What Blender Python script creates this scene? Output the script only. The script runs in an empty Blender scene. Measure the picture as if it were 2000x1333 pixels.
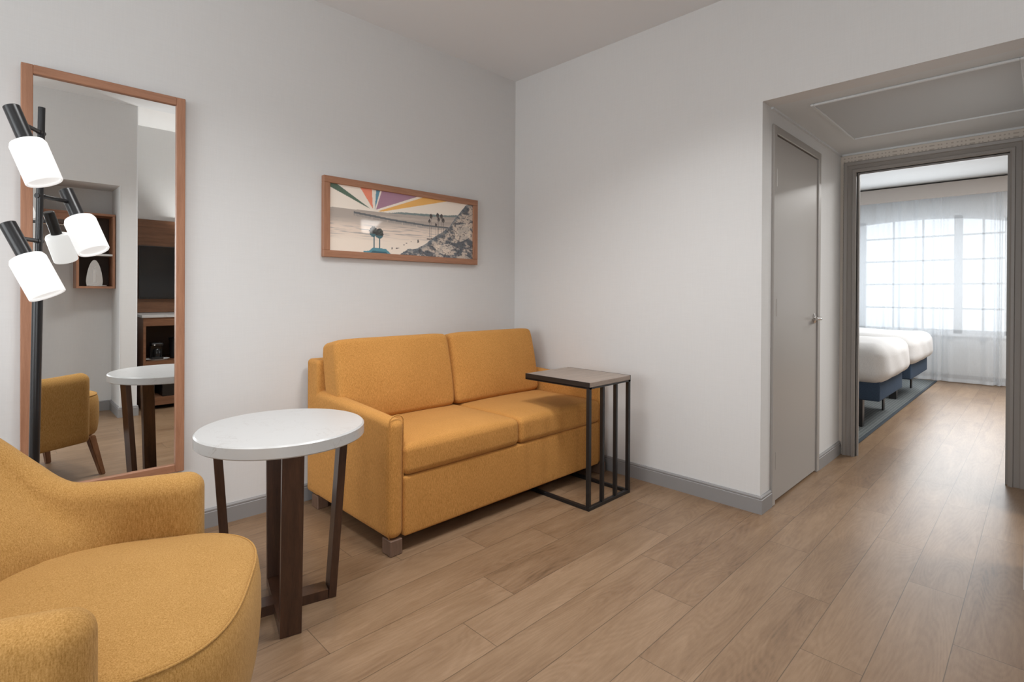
import bpy, bmesh, math, random
from mathutils import Vector, Matrix, Euler
PI = math.pi
S = bpy.context.scene
C = S.collection
# ------------------------------------------------------------------ camera
FPX = 1032.3169; CAMH = 1.15
YAW, PITCH, ROLL = .7889, -.0037, .0051
Fv = Vector((math.cos(YAW)*math.cos(PITCH), math.sin(YAW)*math.cos(PITCH), math.sin(PITCH)))
R0 = Vector((math.sin(YAW), -math.cos(YAW), 0)); U0 = R0.cross(Fv)
Rv = R0*math.cos(ROLL)+U0*math.sin(ROLL); Uv = U0*math.cos(ROLL)-R0*math.sin(ROLL)
cd = bpy.data.cameras.new('camera'); cam = bpy.data.objects.new('camera', cd); C.objects.link(cam)
m = Matrix.Identity(4)
for i, v in enumerate((Rv, Uv, -Fv)):
    m[0][i], m[1][i], m[2][i] = v
m[0][3], m[1][3], m[2][3] = 0, 0, CAMH
cam.matrix_world = m
cd.sensor_width = 36; cd.lens = 36*FPX/2000; cd.shift_y = -(666.5-577.4015)/2000; cd.clip_start = .03
S.camera = cam
# ------------------------------------------------------------------ exposure, world, lights
S.view_settings.view_transform = 'Standard'; S.view_settings.look = 'None'
S.view_settings.gamma = 1; S.view_settings.use_curve_mapping = False
S.view_settings.exposure = 0.22
S.cycles.use_denoising = True
S.cycles.max_bounces = 10; S.cycles.diffuse_bounces = 6; S.cycles.transparent_max_bounces = 16
S.cycles.sample_clamp_indirect = 6
W = bpy.data.worlds.new('world'); S.world = W; W.use_nodes = True
W.node_tree.nodes['Background'].inputs[0].default_value = (.90, .95, 1, 1)
W.node_tree.nodes['Background'].inputs[1].default_value = 1.4

def area(name, loc, rot, sx, sy, power, color=(1, 1, 1), spread=PI):
    l = bpy.data.lights.new(name, 'AREA'); l.shape = 'RECTANGLE'; l.size = sx; l.size_y = sy
    l.energy = power; l.color = color; l.spread = spread
    o = bpy.data.objects.new(name, l); C.objects.link(o); o.location = loc; o.rotation_euler = rot
    return o
# daylight through the living-room windows (side wall, back wall) and the bedroom window
area('daylight_side_window', (-3.24, 1.0, 1.5), (0, -PI/2, 0), 1.7, 2.6, 46, (.97, .99, 1))
area('daylight_back_window', (-1.35, -3.34, 1.5), (PI/2, 0, 0), 2.4, 1.7, 48, (.97, .99, 1))
area('daylight_sky_over_bedroom_window', (11.0, 1.33, 3.9), (0, math.radians(46), 0), 2.4, 3.4, 45, (.93, .97, 1))
area('daylight_bedroom_window', (8.86, 1.3, 1.45), (0, PI/2, 0), 1.5, 2.1, 40, (.94, .975, 1))
# ceiling lamps: recessed downlights (living room), bedroom, and an added fill for the hall
DOWN = [(1.58, 1.12), (.70, 1.55), (-.65, 1.5)]
for x, y in DOWN:
    area('ceiling_panel_light', (x, y, 2.762), (0, 0, 0), .44, .44, (15.5, 10, 6)[DOWN.index((x, y))], (1, 1, 1), math.radians(124))
area('hall_fill_light', (3.6, -.8, 2.10), (math.radians(25), 0, 0), .5, .5, 22, (1, .98, .95))  # added fill, shines through the made-up side doorway into the hall
area('bedroom_ceiling_light_beam', (6.6, -.3, 2.60), (0, 0, 0), 1.0, 1.0, 80, (1, .99, .97))
# ------------------------------------------------------------------ dimensions
XR, YL, ZC = 2.880, 2.873, 2.778
YH, XE, ZH = 1.045, 4.390, 2.163
YB = -.05; XB = .957; YT = -.72

# ------------------------------------------------------------------ materials
def mat(name):
    M = bpy.data.materials.new(name); M.use_nodes = True
    nt = M.node_tree; b = nt.nodes['Principled BSDF']
    return M, nt, b
def N(nt, t, **kw):
    n = nt.nodes.new(t)
    for k, v in kw.items():
        if hasattr(n, k): setattr(n, k, v)
        else: n.inputs[k].default_value = v
    return n
def L(nt, a, b): nt.links.new(a, b)
def mth(nt, op, a, b=None, c=None):
    n = nt.nodes.new('ShaderNodeMath'); n.operation = op
    for i, v in enumerate((a, b, c)):
        if v is None: continue
        if isinstance(v, (int, float)): n.inputs[i].default_value = v
        else: nt.links.new(v, n.inputs[i])
    return n.outputs[0]
def objco(nt, scale=(1, 1, 1), rot=(0, 0, 0), generated=False):
    tc = nt.nodes.new('ShaderNodeTexCoord'); mp = nt.nodes.new('ShaderNodeMapping')
    mp.inputs['Scale'].default_value = scale; mp.inputs['Rotation'].default_value = rot
    nt.links.new(tc.outputs['Object'], mp.inputs[0]); return mp.outputs[0]
def ramp(nt, fac, stops, interp='LINEAR'):
    r = nt.nodes.new('ShaderNodeValToRGB'); r.color_ramp.interpolation = interp
    e = r.color_ramp.elements
    while len(e) < len(stops): e.new(.5)
    for i, (p, c) in enumerate(stops):
        e[i].position = p; e[i].color = (*c, 1) if len(c) == 3 else c
    nt.links.new(fac, r.inputs[0]); return r.outputs[0]
def bump(nt, b, h, strength=.3, dist=.002):
    n = nt.nodes.new('ShaderNodeBump'); n.inputs['Strength'].default_value = strength; n.inputs['Distance'].default_value = dist
    nt.links.new(h, n.inputs['Height']); nt.links.new(n.outputs[0], b.inputs['Normal'])

def m_plain(name, col, rough=.5, metal=0, spec=.5, noise=0, nscale=40):
    M, nt, b = mat(name)
    b.inputs['Base Color'].default_value = (*col, 1); b.inputs['Roughness'].default_value = rough
    b.inputs['Metallic'].default_value = metal; b.inputs['Specular IOR Level'].default_value = spec
    if noise:
        t = N(nt, 'ShaderNodeTexNoise', Scale=nscale, Detail=4); L(nt, objco(nt), t.inputs[0])
        c = ramp(nt, t.outputs[0], [(.3, [v*(1-noise) for v in col]), (.7, [min(1, v*(1+noise)) for v in col])])
        L(nt, c, b.inputs['Base Color'])
    return M
def m_wallpaper():
    M, nt, b = mat('wallpaper_linen_grey')
    a = N(nt, 'ShaderNodeTexNoise', Scale=1, Detail=3); L(nt, objco(nt, (260, 260, 9)), a.inputs[0])
    c = N(nt, 'ShaderNodeTexNoise', Scale=1, Detail=3); L(nt, objco(nt, (10, 10, 300)), c.inputs[0])
    s = mth(nt, 'ADD', a.outputs[0], c.outputs[0])
    col = ramp(nt, mth(nt, 'MULTIPLY', s, .5), [(.35, (.690, .692, .690)), (.65, (.715, .717, .715))])
    L(nt, col, b.inputs['Base Color']); b.inputs['Roughness'].default_value = .75; b.inputs['Specular IOR Level'].default_value = .25
    bump(nt, b, s, .15, .0005); return M
def m_ceiling(name, col):
    M, nt, b = mat(name)
    a = N(nt, 'ShaderNodeTexNoise', Scale=220, Detail=2); L(nt, objco(nt), a.inputs[0])
    b.inputs['Base Color'].default_value = (*col, 1); b.inputs['Roughness'].default_value = .9
    bump(nt, b, a.outputs[0], .1, .0005); return M
def m_fabric(name, dark, light, rot=(0, 0, 0)):
    M, nt, b = mat(name)
    a = N(nt, 'ShaderNodeTexNoise', Scale=1, Detail=3, Roughness=.6); L(nt, objco(nt, (430, 430, 75), rot), a.inputs[0])
    c = N(nt, 'ShaderNodeTexNoise', Scale=1, Detail=3, Roughness=.6); L(nt, objco(nt, (420, 420, 420), rot), c.inputs[0])
    d = N(nt, 'ShaderNodeTexNoise', Scale=6, Detail=2); L(nt, objco(nt), d.inputs[0])
    s = mth(nt, 'ADD', mth(nt, 'MULTIPLY', a.outputs[0], .55), mth(nt, 'MULTIPLY', c.outputs[0], .45))
    s2 = mth(nt, 'ADD', s, mth(nt, 'MULTIPLY', mth(nt, 'SUBTRACT', d.outputs[0], .5), .08))
    col = ramp(nt, s2, [(.36, dark), (.62, light)])
    L(nt, col, b.inputs['Base Color']); b.inputs['Roughness'].default_value = .95; b.inputs['Specular IOR Level'].default_value = .15
    b.inputs['Sheen Weight'].default_value = .12 if light[0] > .3 and light[2] < .3 else 0; b.inputs['Sheen Roughness'].default_value = .5
    b.inputs['Sheen Tint'].default_value = (1, .8, .5, 1)
    bump(nt, b, s, .45, .0012); return M
def m_wood(name, dark, light, scale=(1.2, 14, 14), rough=.4, wave=0, rot=(0, 0, 0)):
    M, nt, b = mat(name)
    v = objco(nt, scale, rot)
    a = N(nt, 'ShaderNodeTexNoise', Scale=3.2, Detail=7, Roughness=.62, Distortion=.5); L(nt, v, a.inputs[0])
    f = N(nt, 'ShaderNodeTexNoise', Scale=26, Detail=3, Roughness=.6); L(nt, v, f.inputs[0])
    s = mth(nt, 'ADD', mth(nt, 'MULTIPLY', a.outputs[0], .7), mth(nt, 'MULTIPLY', f.outputs[0], .3))
    mid = [(p+q)/2 for p, q in zip(dark, light)]
    L(nt, ramp(nt, s, [(.3, dark), (.5, mid), (.7, light)]), b.inputs['Base Color'])
    b.inputs['Roughness'].default_value = rough; bump(nt, b, s, .08, .001); return M
def m_floor():
    M, nt, b = mat('floor_oak_planks')
    tc = nt.nodes.new('ShaderNodeTexCoord'); sp = nt.nodes.new('ShaderNodeSeparateXYZ'); L(nt, tc.outputs['Object'], sp.inputs[0])
    X, Y = sp.outputs[0], sp.outputs[1]
    P, LN, Y0 = .1735, 1.124, .032
    v = mth(nt, 'DIVIDE', mth(nt, 'SUBTRACT', Y, Y0), P)
    n = mth(nt, 'FLOOR', v); fv = mth(nt, 'FRACT', v)
    J = {0: 2.26, 1: 2.632, 2: 1.877, 3: 2.224, 4: 1.469, 5: 1.842, 6: 2.048, 7: 1.178, 8: 1.43, 9: .775, 10: 1.60}
    rnd = random.Random(5); st = []
    for k in range(32):
        r = k-14; j = J.get(r, rnd.uniform(0, LN)); o = (j/LN) % 1
        st.append((k/32, (o, o, o)))
    off = ramp(nt, mth(nt, 'DIVIDE', mth(nt, 'ADD', n, 14.5), 32), st, 'CONSTANT')
    u = mth(nt, 'SUBTRACT', mth(nt, 'DIVIDE', X, LN), off)
    k = mth(nt, 'FLOOR', u); fu = mth(nt, 'FRACT', u)
    cid = nt.nodes.new('ShaderNodeCombineXYZ'); L(nt, n, cid.inputs[0]); L(nt, k, cid.inputs[1])
    wn = nt.nodes.new('ShaderNodeTexWhiteNoise'); wn.noise_dimensions = '3D'; L(nt, cid.outputs[0], wn.inputs[0])
    rs = nt.nodes.new('ShaderNodeSeparateXYZ'); L(nt, wn.outputs['Color'], rs.inputs[0])
    # grain coordinates, shifted for each plank
    gc = nt.nodes.new('ShaderNodeCombineXYZ')
    L(nt, mth(nt, 'ADD', mth(nt, 'MULTIPLY', X, 1.5), mth(nt, 'MULTIPLY', rs.outputs[0], 37)), gc.inputs[0])
    L(nt, mth(nt, 'ADD', mth(nt, 'MULTIPLY', Y, 10), mth(nt, 'MULTIPLY', rs.outputs[1], 53)), gc.inputs[1])
    g1 = N(nt, 'ShaderNodeTexNoise', Scale=1.3, Detail=5, Roughness=.55, Distortion=.7); L(nt, gc.outputs[0], g1.inputs[0])
    g2 = N(nt, 'ShaderNodeTexNoise', Scale=9, Detail=4, Roughness=.65); L(nt, gc.outputs[0], g2.inputs[0])
    # contour bands of a soft noise give the cathedral figure
    g3 = N(nt, 'ShaderNodeTexNoise', Scale=.8, Detail=1, Roughness=.4, Distortion=.3); L(nt, gc.outputs[0], g3.inputs[0])
    band = mth(nt, 'SINE', mth(nt, 'MULTIPLY', g3.outputs[0], 150))
    # knots
    kn = N(nt, 'ShaderNodeTexVoronoi', Scale=1.0); kc = nt.nodes.new('ShaderNodeCombineXYZ')
    L(nt, mth(nt, 'ADD', mth(nt, 'MULTIPLY', X, 1.4), mth(nt, 'MULTIPLY', rs.outputs[2], 11)), kc.inputs[0]); L(nt, mth(nt, 'MULTIPLY', Y, 4.2), kc.inputs[1])
    L(nt, kc.outputs[0], kn.inputs[0])
    knot = ramp(nt, kn.outputs['Distance'], [(0, (1, 1, 1)), (.035, (.75,)*3), (.13, (0, 0, 0))])
    s = mth(nt, 'ADD', mth(nt, 'MULTIPLY', g1.outputs[0], .62), mth(nt, 'MULTIPLY', g2.outputs[0], .38))
    s = mth(nt, 'ADD', s, mth(nt, 'MULTIPLY', band, .034))
    s = mth(nt, 'ADD', s, mth(nt, 'MULTIPLY', mth(nt, 'SUBTRACT', rs.outputs[2], .5), .13))
    s = mth(nt, 'SUBTRACT', s, mth(nt, 'MULTIPLY', knot, .22))
    col = ramp(nt, s, [(.2, (.10, .058, .031)), (.38, (.195, .118, .066)), (.52, (.24, .152, .088)), (.72, (.30, .197, .120))])
    # joints
    ey = mth(nt, 'MULTIPLY', mth(nt, 'MINIMUM', fv, mth(nt, 'SUBTRACT', 1, fv)), P)
    ex = mth(nt, 'MULTIPLY', mth(nt, 'MINIMUM', fu, mth(nt, 'SUBTRACT', 1, fu)), LN)
    e = mth(nt, 'MINIMUM', ex, ey)
    gap = ramp(nt, mth(nt, 'MULTIPLY', e, 100), [(.06, (.42,)*3), (.17, (1, 1, 1))])
    mx = nt.nodes.new('ShaderNodeMixRGB'); mx.blend_type = 'MULTIPLY'; mx.inputs[0].default_value = 1
    L(nt, col, mx.inputs[1]); L(nt, gap, mx.inputs[2]); L(nt, mx.outputs[0], b.inputs['Base Color'])
    b.inputs['Roughness'].default_value = .36; b.inputs['Specular IOR Level'].default_value = .5
    bump(nt, b, mth(nt, 'ADD', mth(nt, 'MULTIPLY', gap, .6), mth(nt, 'MULTIPLY', s, .5)), .18, .0015)
    return M
def m_quartz():
    M, nt, b = mat('white_quartz')
    a = N(nt, 'ShaderNodeTexNoise', Scale=7, Detail=8, Roughness=.6, Distortion=1.4); L(nt, objco(nt), a.inputs[0])
    w = mth(nt, 'ABSOLUTE', mth(nt, 'SUBTRACT', a.outputs[0], .5))
    mk = N(nt, 'ShaderNodeTexNoise', Scale=5, Detail=2); L(nt, objco(nt), mk.inputs[0])
    vein = mth(nt, 'MULTIPLY', ramp(nt, w, [(0, (1, 1, 1)), (.012, (0, 0, 0))]), ramp(nt, mk.outputs[0], [(.52, (0, 0, 0)), (.62, (1, 1, 1))]))
    L(nt, ramp(nt, vein, [(0, (.49, .49, .485)), (1, (.41, .40, .39))]), b.inputs['Base Color'])
    b.inputs['Roughness'].default_value = .28; return M
def m_wall_dash():
    # cream wallpaper with two rows of small dashes in a repeating rhythm
    M, nt, b = mat('wallpaper_cream_dashes')
    tc = nt.nodes.new('ShaderNodeTexCoord'); sp = nt.nodes.new('ShaderNodeSeparateXYZ'); L(nt, tc.outputs['Object'], sp.inputs[0])
    f = mth(nt, 'FRACT', mth(nt, 'DIVIDE', mth(nt, 'SUBTRACT', 1.032, sp.outputs[1]), .2))
    seg = [(.02, .08), (.16, .20), (.26, .30), (.36, .40), (.47, .60), (.68, .73), (.76, .80), (.90, .93)]
    st = [(0, (0, 0, 0))]
    for a_, c_ in seg: st += [(a_, (1, 1, 1)), (c_, (0, 0, 0))]
    h = ramp(nt, f, st, 'CONSTANT')
    g = mth(nt, 'FRACT', mth(nt, 'DIVIDE', mth(nt, 'SUBTRACT', sp.outputs[2], 2.126), .023))
    r = ramp(nt, g, [(0, (0, 0, 0)), (.08, (1, 1, 1)), (.44, (0, 0, 0))], 'CONSTANT')
    msk = mth(nt, 'MULTIPLY', h, r)
    L(nt, ramp(nt, msk, [(0, (.66, .60, .535)), (1, (.46, .40, .345))]), b.inputs['Base Color'])
    b.inputs['Roughness'].default_value = .7; return M
def m_emit(name, col, st):
    M, nt, b = mat(name); b.inputs['Base Color'].default_value = (*[min(.9, c) for c in col], 1)
    b.inputs['Emission Color'].default_value = (*col, 1); b.inputs['Emission Strength'].default_value = st
    b.inputs['Roughness'].default_value = .35; return M
def m_glass(name):
    M, nt, b = mat(name); b.inputs['Base Color'].default_value = (.97, .99, 1, 1)
    b.inputs['Roughness'].default_value = 0; b.inputs['Transmission Weight'].default_value = 1; b.inputs['IOR'].default_value = 1.0
    return M
def m_sheer():
    M, nt, b = mat('sheer_white_voile')
    nt.nodes.remove(b); out = nt.nodes['Material Output']
    d = N(nt, 'ShaderNodeBsdfDiffuse'); d.inputs[0].default_value = (.86, .89, .92, 1)
    t = N(nt, 'ShaderNodeBsdfTranslucent'); t.inputs[0].default_value = (.86, .90, .94, 1)
    tr = N(nt, 'ShaderNodeBsdfTransparent'); tr.inputs[0].default_value = (1, 1, 1, 1)
    m1 = N(nt, 'ShaderNodeMixShader'); m1.inputs[0].default_value = .5; L(nt, d.outputs[0], m1.inputs[1]); L(nt, t.outputs[0], m1.inputs[2])
    lw = N(nt, 'ShaderNodeLayerWeight'); lw.inputs[0].default_value = .3
    wv = N(nt, 'ShaderNodeTexNoise', Scale=1, Detail=2); L(nt, objco(nt, (600, 600, 20)), wv.inputs[0])
    f = mth(nt, 'ADD', mth(nt, 'MULTIPLY', lw.outputs['Facing'], .45), mth(nt, 'MULTIPLY', wv.outputs[0], .15))
    fac = mth(nt, 'MINIMUM', mth(nt, 'ADD', f, .55), 1.0)
    m2 = N(nt, 'ShaderNodeMixShader'); L(nt, fac, m2.inputs[0]); L(nt, tr.outputs[0], m2.inputs[1]); L(nt, m1.outputs[0], m2.inputs[2])
    L(nt, m2.outputs[0], out.inputs[0]); return M
def m_rug():
    M, nt, b = mat('rug_grey_blue')
    a = N(nt, 'ShaderNodeTexVoronoi', Scale=1); a.distance = 'CHEBYCHEV'; a.feature = 'DISTANCE_TO_EDGE'
    a = N(nt, 'ShaderNodeTexBrick', Scale=14); a.inputs['Mortar Size'].default_value = .05
    a.inputs['Color1'].default_value = (.032, .039, .042, 1); a.inputs['Color2'].default_value = (.055, .066, .07, 1); a.inputs['Mortar'].default_value = (.17, .185, .185, 1)
    L(nt, objco(nt, rot=(0, 0, .785)), a.inputs[0])
    n = N(nt, 'ShaderNodeTexNoise', Scale=300, Detail=2); L(nt, objco(nt), n.inputs[0])
    L(nt, a.outputs[0], b.inputs['Base Color']); b.inputs['Roughness'].default_value = 1; bump(nt, b, n.outputs[0], .6, .004)
    return M
def m_print():
    M, nt, b = mat('printed_paper_under_glass')
    a = nt.nodes.new('ShaderNodeVertexColor'); a.layer_name = 'Col'; L(nt, a.outputs[0], b.inputs['Base Color'])
    b.inputs['Roughness'].default_value = .6; b.inputs['Coat Weight'].default_value = .25; b.inputs['Coat Roughness'].default_value = .04
    return M

WALL = m_wallpaper(); DASH = m_wall_dash(); FLOOR = m_floor()
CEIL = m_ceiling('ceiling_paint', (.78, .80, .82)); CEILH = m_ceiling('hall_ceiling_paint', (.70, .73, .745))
BASEB = m_plain('baseboard_grey_vinyl', (.27, .265, .265), .5)
DOORP = m_plain('door_taupe_paint', (.36, .34, .32), .36)
CASE = m_plain('casing_taupe_paint', (.27, .245, .225), .38)
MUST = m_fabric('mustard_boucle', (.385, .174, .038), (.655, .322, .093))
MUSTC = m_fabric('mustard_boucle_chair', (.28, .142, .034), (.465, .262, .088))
LEGW = m_wood('greyed_walnut', (.115, .068, .045), (.22, .135, .095), (14, 14, 1.2))
WALN = m_wood('dark_walnut', (.030, .013, .007), (.085, .038, .021), (14, 14, 1.2), .3)
CHLEG = m_wood('chair_leg_wood', (.12, .05, .02), (.26, .12, .06), (14, 14, 1.2), .4)
FRAMEV = m_wood('warm_walnut_upright', (.28, .125, .068), (.45, .225, .13), (16, 16, 1.1), .42)
FRAMEH = m_wood('warm_walnut_level', (.28, .125, .068), (.45, .225, .13), (1.1, 16, 16), .42)
CABW = m_wood('cabinet_walnut', (.12, .052, .026), (.26, .125, .066), (1.1, 16, 16), .4)
TOPW = m_wood('ash_grey_wood', (.22, .17, .135), (.36, .285, .235), (1.6, 12, 12), .35)
BLACK = m_plain('black_metal', (.012, .012, .013), .35)
BLACKM = m_plain('black_satin_metal', (.010, .010, .011), .30)
CHROME = m_plain('satin_nickel', (.62, .60, .58), .22, 1)
QUARTZ = m_quartz(); GLASS = m_glass('window_glass')
SHADE = m_emit('frosted_lit_glass', (.58, .58, .575), .80)
MIRR = m_plain('mirror_silver', (.90, .91, .90), .0, 1)
NAVY = m_fabric('navy_upholstery', (.028, .045, .075), (.052, .078, .12))
LINEN = m_fabric('white_duvet', (.56, .56, .565), (.70, .70, .70))
VOILE = m_sheer(); RUG = m_rug(); RUGE = m_plain('rug_dark_border', (.03, .04, .05), .95)
VALM = m_plain('valance_greige', (.52, .48, .45), .6)
WHITEF = m_plain('white_frame_paint', (.82, .83, .84), .4)
SCREEN = m_plain('tv_screen', (.012, .013, .014), .12)
PLAST = m_plain('grey_plastic', (.36, .38, .41), .3)
WHITEP = m_plain('white_plastic', (.72, .72, .71), .35)
PRINT = m_print(); DARKIN = m_plain('dark_cabinet_interior', (.05, .025, .015), .5)

# ------------------------------------------------------------------ geometry helpers
def obj(name, bm, material, parent=None, smooth=False, loc=None, rot=None, angle=None):
    me = bpy.data.meshes.new(name); bm.normal_update(); bm.to_mesh(me); bm.free()
    o = bpy.data.objects.new(name, me); C.objects.link(o); me.materials.append(material)
    if smooth:
        for p in me.polygons: p.use_smooth = True
        if angle:
            try: me.set_sharp_from_angle(angle=math.radians(angle))
            except Exception: pass
    if parent: o.parent = parent
    if loc: o.location = loc
    if rot: o.rotation_euler = rot
    return o
def thing(name, label, cat, loc=(0, 0, 0), rz=0, group=None):
    o = bpy.data.objects.new(name, None); C.objects.link(o); o.empty_display_size = .1
    o.location = loc; o.rotation_euler = (0, 0, rz); o['label'] = label; o['category'] = cat
    if group: o['group'] = group
    return o
def tag(o, label, cat, group=None):
    o['label'] = label; o['category'] = cat
    if group: o['group'] = group
    return o
def struct(name, bm, material, parent=None, **kw):
    o = obj(name, bm, material, parent, **kw)
    if not parent: o['kind'] = 'structure'
    return o
def box(bm, x0, x1, y0, y1, z0, z1, bev=0, seg=2, M4=None):
    g = bmesh.ops.create_cube(bm, size=1)['verts']
    for v in g:
        v.co = Vector((x0+(v.co.x+.5)*(x1-x0), y0+(v.co.y+.5)*(y1-y0), z0+(v.co.z+.5)*(z1-z0)))
    if bev:
        ed = list({e for v in g for e in v.link_edges})
        r = bmesh.ops.bevel(bm, geom=ed, offset=bev, segments=seg, affect='EDGES', profile=.5)
        g = list({v for f in r['faces'] for v in f.verts} | {v for v in g if v.is_valid})
    if M4 is not None:
        for v in g: v.co = M4 @ v.co
    return g
def B(*a, bev=0, seg=2):
    bm = bmesh.new(); box(bm, *a, bev=bev, seg=seg); return bm
def tube(bm, pts, r, n=16, cap=True, r1=None):
    pts = [Vector(p) for p in pts]; rings = []
    up = None
    for i, p in enumerate(pts):
        t = (pts[min(i+1, len(pts)-1)]-pts[max(i-1, 0)]).normalized()
        if up is None:
            up = Vector((0, 0, 1)) if abs(t.z) < .9 else Vector((1, 0, 0))
        a = t.cross(up).normalized(); b_ = a.cross(t).normalized(); up = b_
        rr = r if r1 is None else r+(r1-r)*i/(len(pts)-1)
        rings.append([bm.verts.new(p+a*math.cos(2*PI*k/n)*rr+b_*math.sin(2*PI*k/n)*rr) for k in range(n)])
    for i in range(len(rings)-1):
        for k in range(n):
            bm.faces.new((rings[i][k], rings[i][(k+1) % n], rings[i+1][(k+1) % n], rings[i+1][k]))
    if cap:
        bm.faces.new(rings[0][::-1]); bm.faces.new(rings[-1])
    return rings
def lathe(bm, prof, n=48, M4=None, c=(0, 0)):
    rings = []
    for r, z in prof:
        if r < 1e-6: rings.append([bm.verts.new((c[0], c[1], z))])
        else: rings.append([bm.verts.new((c[0]+r*math.cos(2*PI*k/n), c[1]+r*math.sin(2*PI*k/n), z)) for k in range(n)])
    for a, b_ in zip(rings, rings[1:]):
        for k in range(n):
            k2 = (k+1) % n
            if len(a) == 1 and len(b_) == 1: continue
            if len(a) == 1: bm.faces.new((a[0], b_[k2], b_[k]))
            elif len(b_) == 1: bm.faces.new((a[k], a[k2], b_[0]))
            else: bm.faces.new((a[k], a[k2], b_[k2], b_[k]))
    if M4 is not None:
        for rg in rings:
            for v in rg: v.co = M4 @ v.co
    bmesh.ops.recalc_face_normals(bm, faces=bm.faces)
def cushion(d, r, n=12, bulge=(0, 0, 0), fn=None):
    """rounded, softly bulging block centred on the origin"""
    hx, hy, hz = d[0]/2, d[1]/2, d[2]/2
    def ts(h):
        k = min(r/h, .95); e = 5
        a = [-1+k*i/e for i in range(e)]
        mid = [-1+k+(2-2*k)*i/n for i in range(n+1)]
        return a+mid+[-v for v in a[::-1]]
    T = [ts(hx), ts(hy), ts(hz)]; bm = bmesh.new(); V = {}
    H = (hx, hy, hz)
    def vert(p):
        key = tuple(round(c, 5) for c in p)
        if key in V: return V[key]
        q = [p[i]*H[i] for i in range(3)]
        inn = [max(-(H[i]-min(r, H[i]*.95)), min(H[i]-min(r, H[i]*.95), q[i])) for i in range(3)]
        dv = Vector([q[i]-inn[i] for i in range(3)])
        if dv.length > 1e-9: dv.normalize()
        f = Vector(inn)+dv*min(r, min(H)*.95)
        for i in range(3):
            if bulge[i]:
                j, k = [a for a in range(3) if a != i]
                w = max(0, 1-(f[j]/H[j])**2)**.6*max(0, 1-(f[k]/H[k])**2)**.6
                f[i] += bulge[i]*w*(f[i]/H[i])
        if fn: f = fn(f)
        V[key] = bm.verts.new(f); return V[key]
    for ax in range(3):
        a, b_ = [i for i in range(3) if i != ax]
        for s in (-1, 1):
            for i in range(len(T[a])-1):
                for j in range(len(T[b_])-1):
                    ps = []
                    for (ii, jj) in ((i, j), (i+1, j), (i+1, j+1), (i, j+1)):
                        p = [0, 0, 0]; p[ax] = s; p[a] = T[a][ii]; p[b_] = T[b_][jj]; ps.append(vert(p))
                    if len(set(ps)) == 4: bm.faces.new(ps)
    bmesh.ops.recalc_face_normals(bm, faces=bm.faces)
    return bm
def bmat(bm, M4):
    for v in bm.verts: v.co = M4 @ v.co
    return bm
def T3(x, y, z): return Matrix.Translation((x, y, z))
def RZ(a): return Matrix.Rotation(a, 4, 'Z')
def RX(a): return Matrix.Rotation(a, 4, 'X')
def RY(a): return Matrix.Rotation(a, 4, 'Y')

# ------------------------------------------------------------------ room shell
YBACK, XLEFT = -3.40, -3.30
YBR0, YBR1, XBW = -2.0, 3.25, 9.25      # bedroom
struct('floor', B(XLEFT-.1, XBW+.1, YBACK-.1, YBR1+.1, -.06, 0), FLOOR)
struct('wall_left', B(XLEFT-.1, XR+.12, YL, YL+.12, 0, ZC), WALL)
bm = bmesh.new()
box(bm, XR, XR+.12, YH, YL, 0, ZC)                  # beside the sofa
box(bm, XR, XR+.12, YT-.12, .05, 0, ZC)             # right of the hall mouth
box(bm, XR, XR+.12, .05, YH, ZH, ZC)                # header over the hall mouth
struct('wall_right', bm, WALL)
# hall: side walls (left one holds the closet door), end wall with the bedroom doorway, ceiling
DX0, DX1, DZ = 3.062, 3.822, 2.03
bm = bmesh.new()
box(bm, XR+.12, DX0-.045, YH, YH+.12, 0, ZH+.1); box(bm, DX1+.045, XE, YH, YH+.12, 0, ZH+.1); box(bm, DX0-.045, DX1+.045, YH, YH+.12, DZ+.045, ZH+.1)
struct('wall_hall', bm, WALL)
BX0, BX1 = 3.12, 3.84  # doorway opening added so the fill light reaches the hall
bm = bmesh.new()
box(bm, XR+.12, BX0, -.07, .05, 0, ZH+.1); box(bm, BX1, XE, -.07, .05, 0, ZH+.1); box(bm, BX0, BX1, -.07, .05, 2.03, ZH+.1)
struct('wall_hall_right', bm, WALL)
bm = bmesh.new()      # unseen side room, added to hold the hall fill light
box(bm, XR+.12, XE, -1.72, -1.60, 0, ZH+.1); box(bm, XR+.12, XR+.13, -1.60, -.07, 0, ZH+.1); box(bm, XE-.01, XE, -1.60, -.07, 0, ZH+.1)
struct('wall_fill_room', bm, WALL)
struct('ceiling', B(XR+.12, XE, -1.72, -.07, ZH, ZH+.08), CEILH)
EY0, EY1, EZ = .150, .945, 2.022
bm = bmesh.new()
box(bm, XE, XE+.06, EY1, YH+.12, 0, 2.66); box(bm, XE, XE+.06, YBR0, EY0, 0, 2.66); box(bm, XE, XE+.06, EY0, EY1, EZ, 2.66)
struct('wall_hall_end', bm, DASH)
struct('ceiling', B(XLEFT-.1, XR+.12, YB, YL+.12, ZC, ZC+.08), CEIL)
struct('ceiling', B(XLEFT-.1, .22, YBACK-.1, YB, ZC, ZC+.08), CEIL)
struct('ceiling', B(.22, XR+.12, YBACK-.1, YB, ZC+.001, ZC+.08), m_ceiling('alcove_ceiling_brightened', (.86, .86, .86)))  # whiter paint stands in for brighter light on the alcove ceiling
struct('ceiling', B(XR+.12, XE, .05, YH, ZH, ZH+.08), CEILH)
struct('ceiling', B(XE, XBW+.12, YBR0-.1, YBR1+.1, 2.655, 2.735), m_ceiling('bedroom_ceiling_paint', (.50, .51, .515)))
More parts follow.
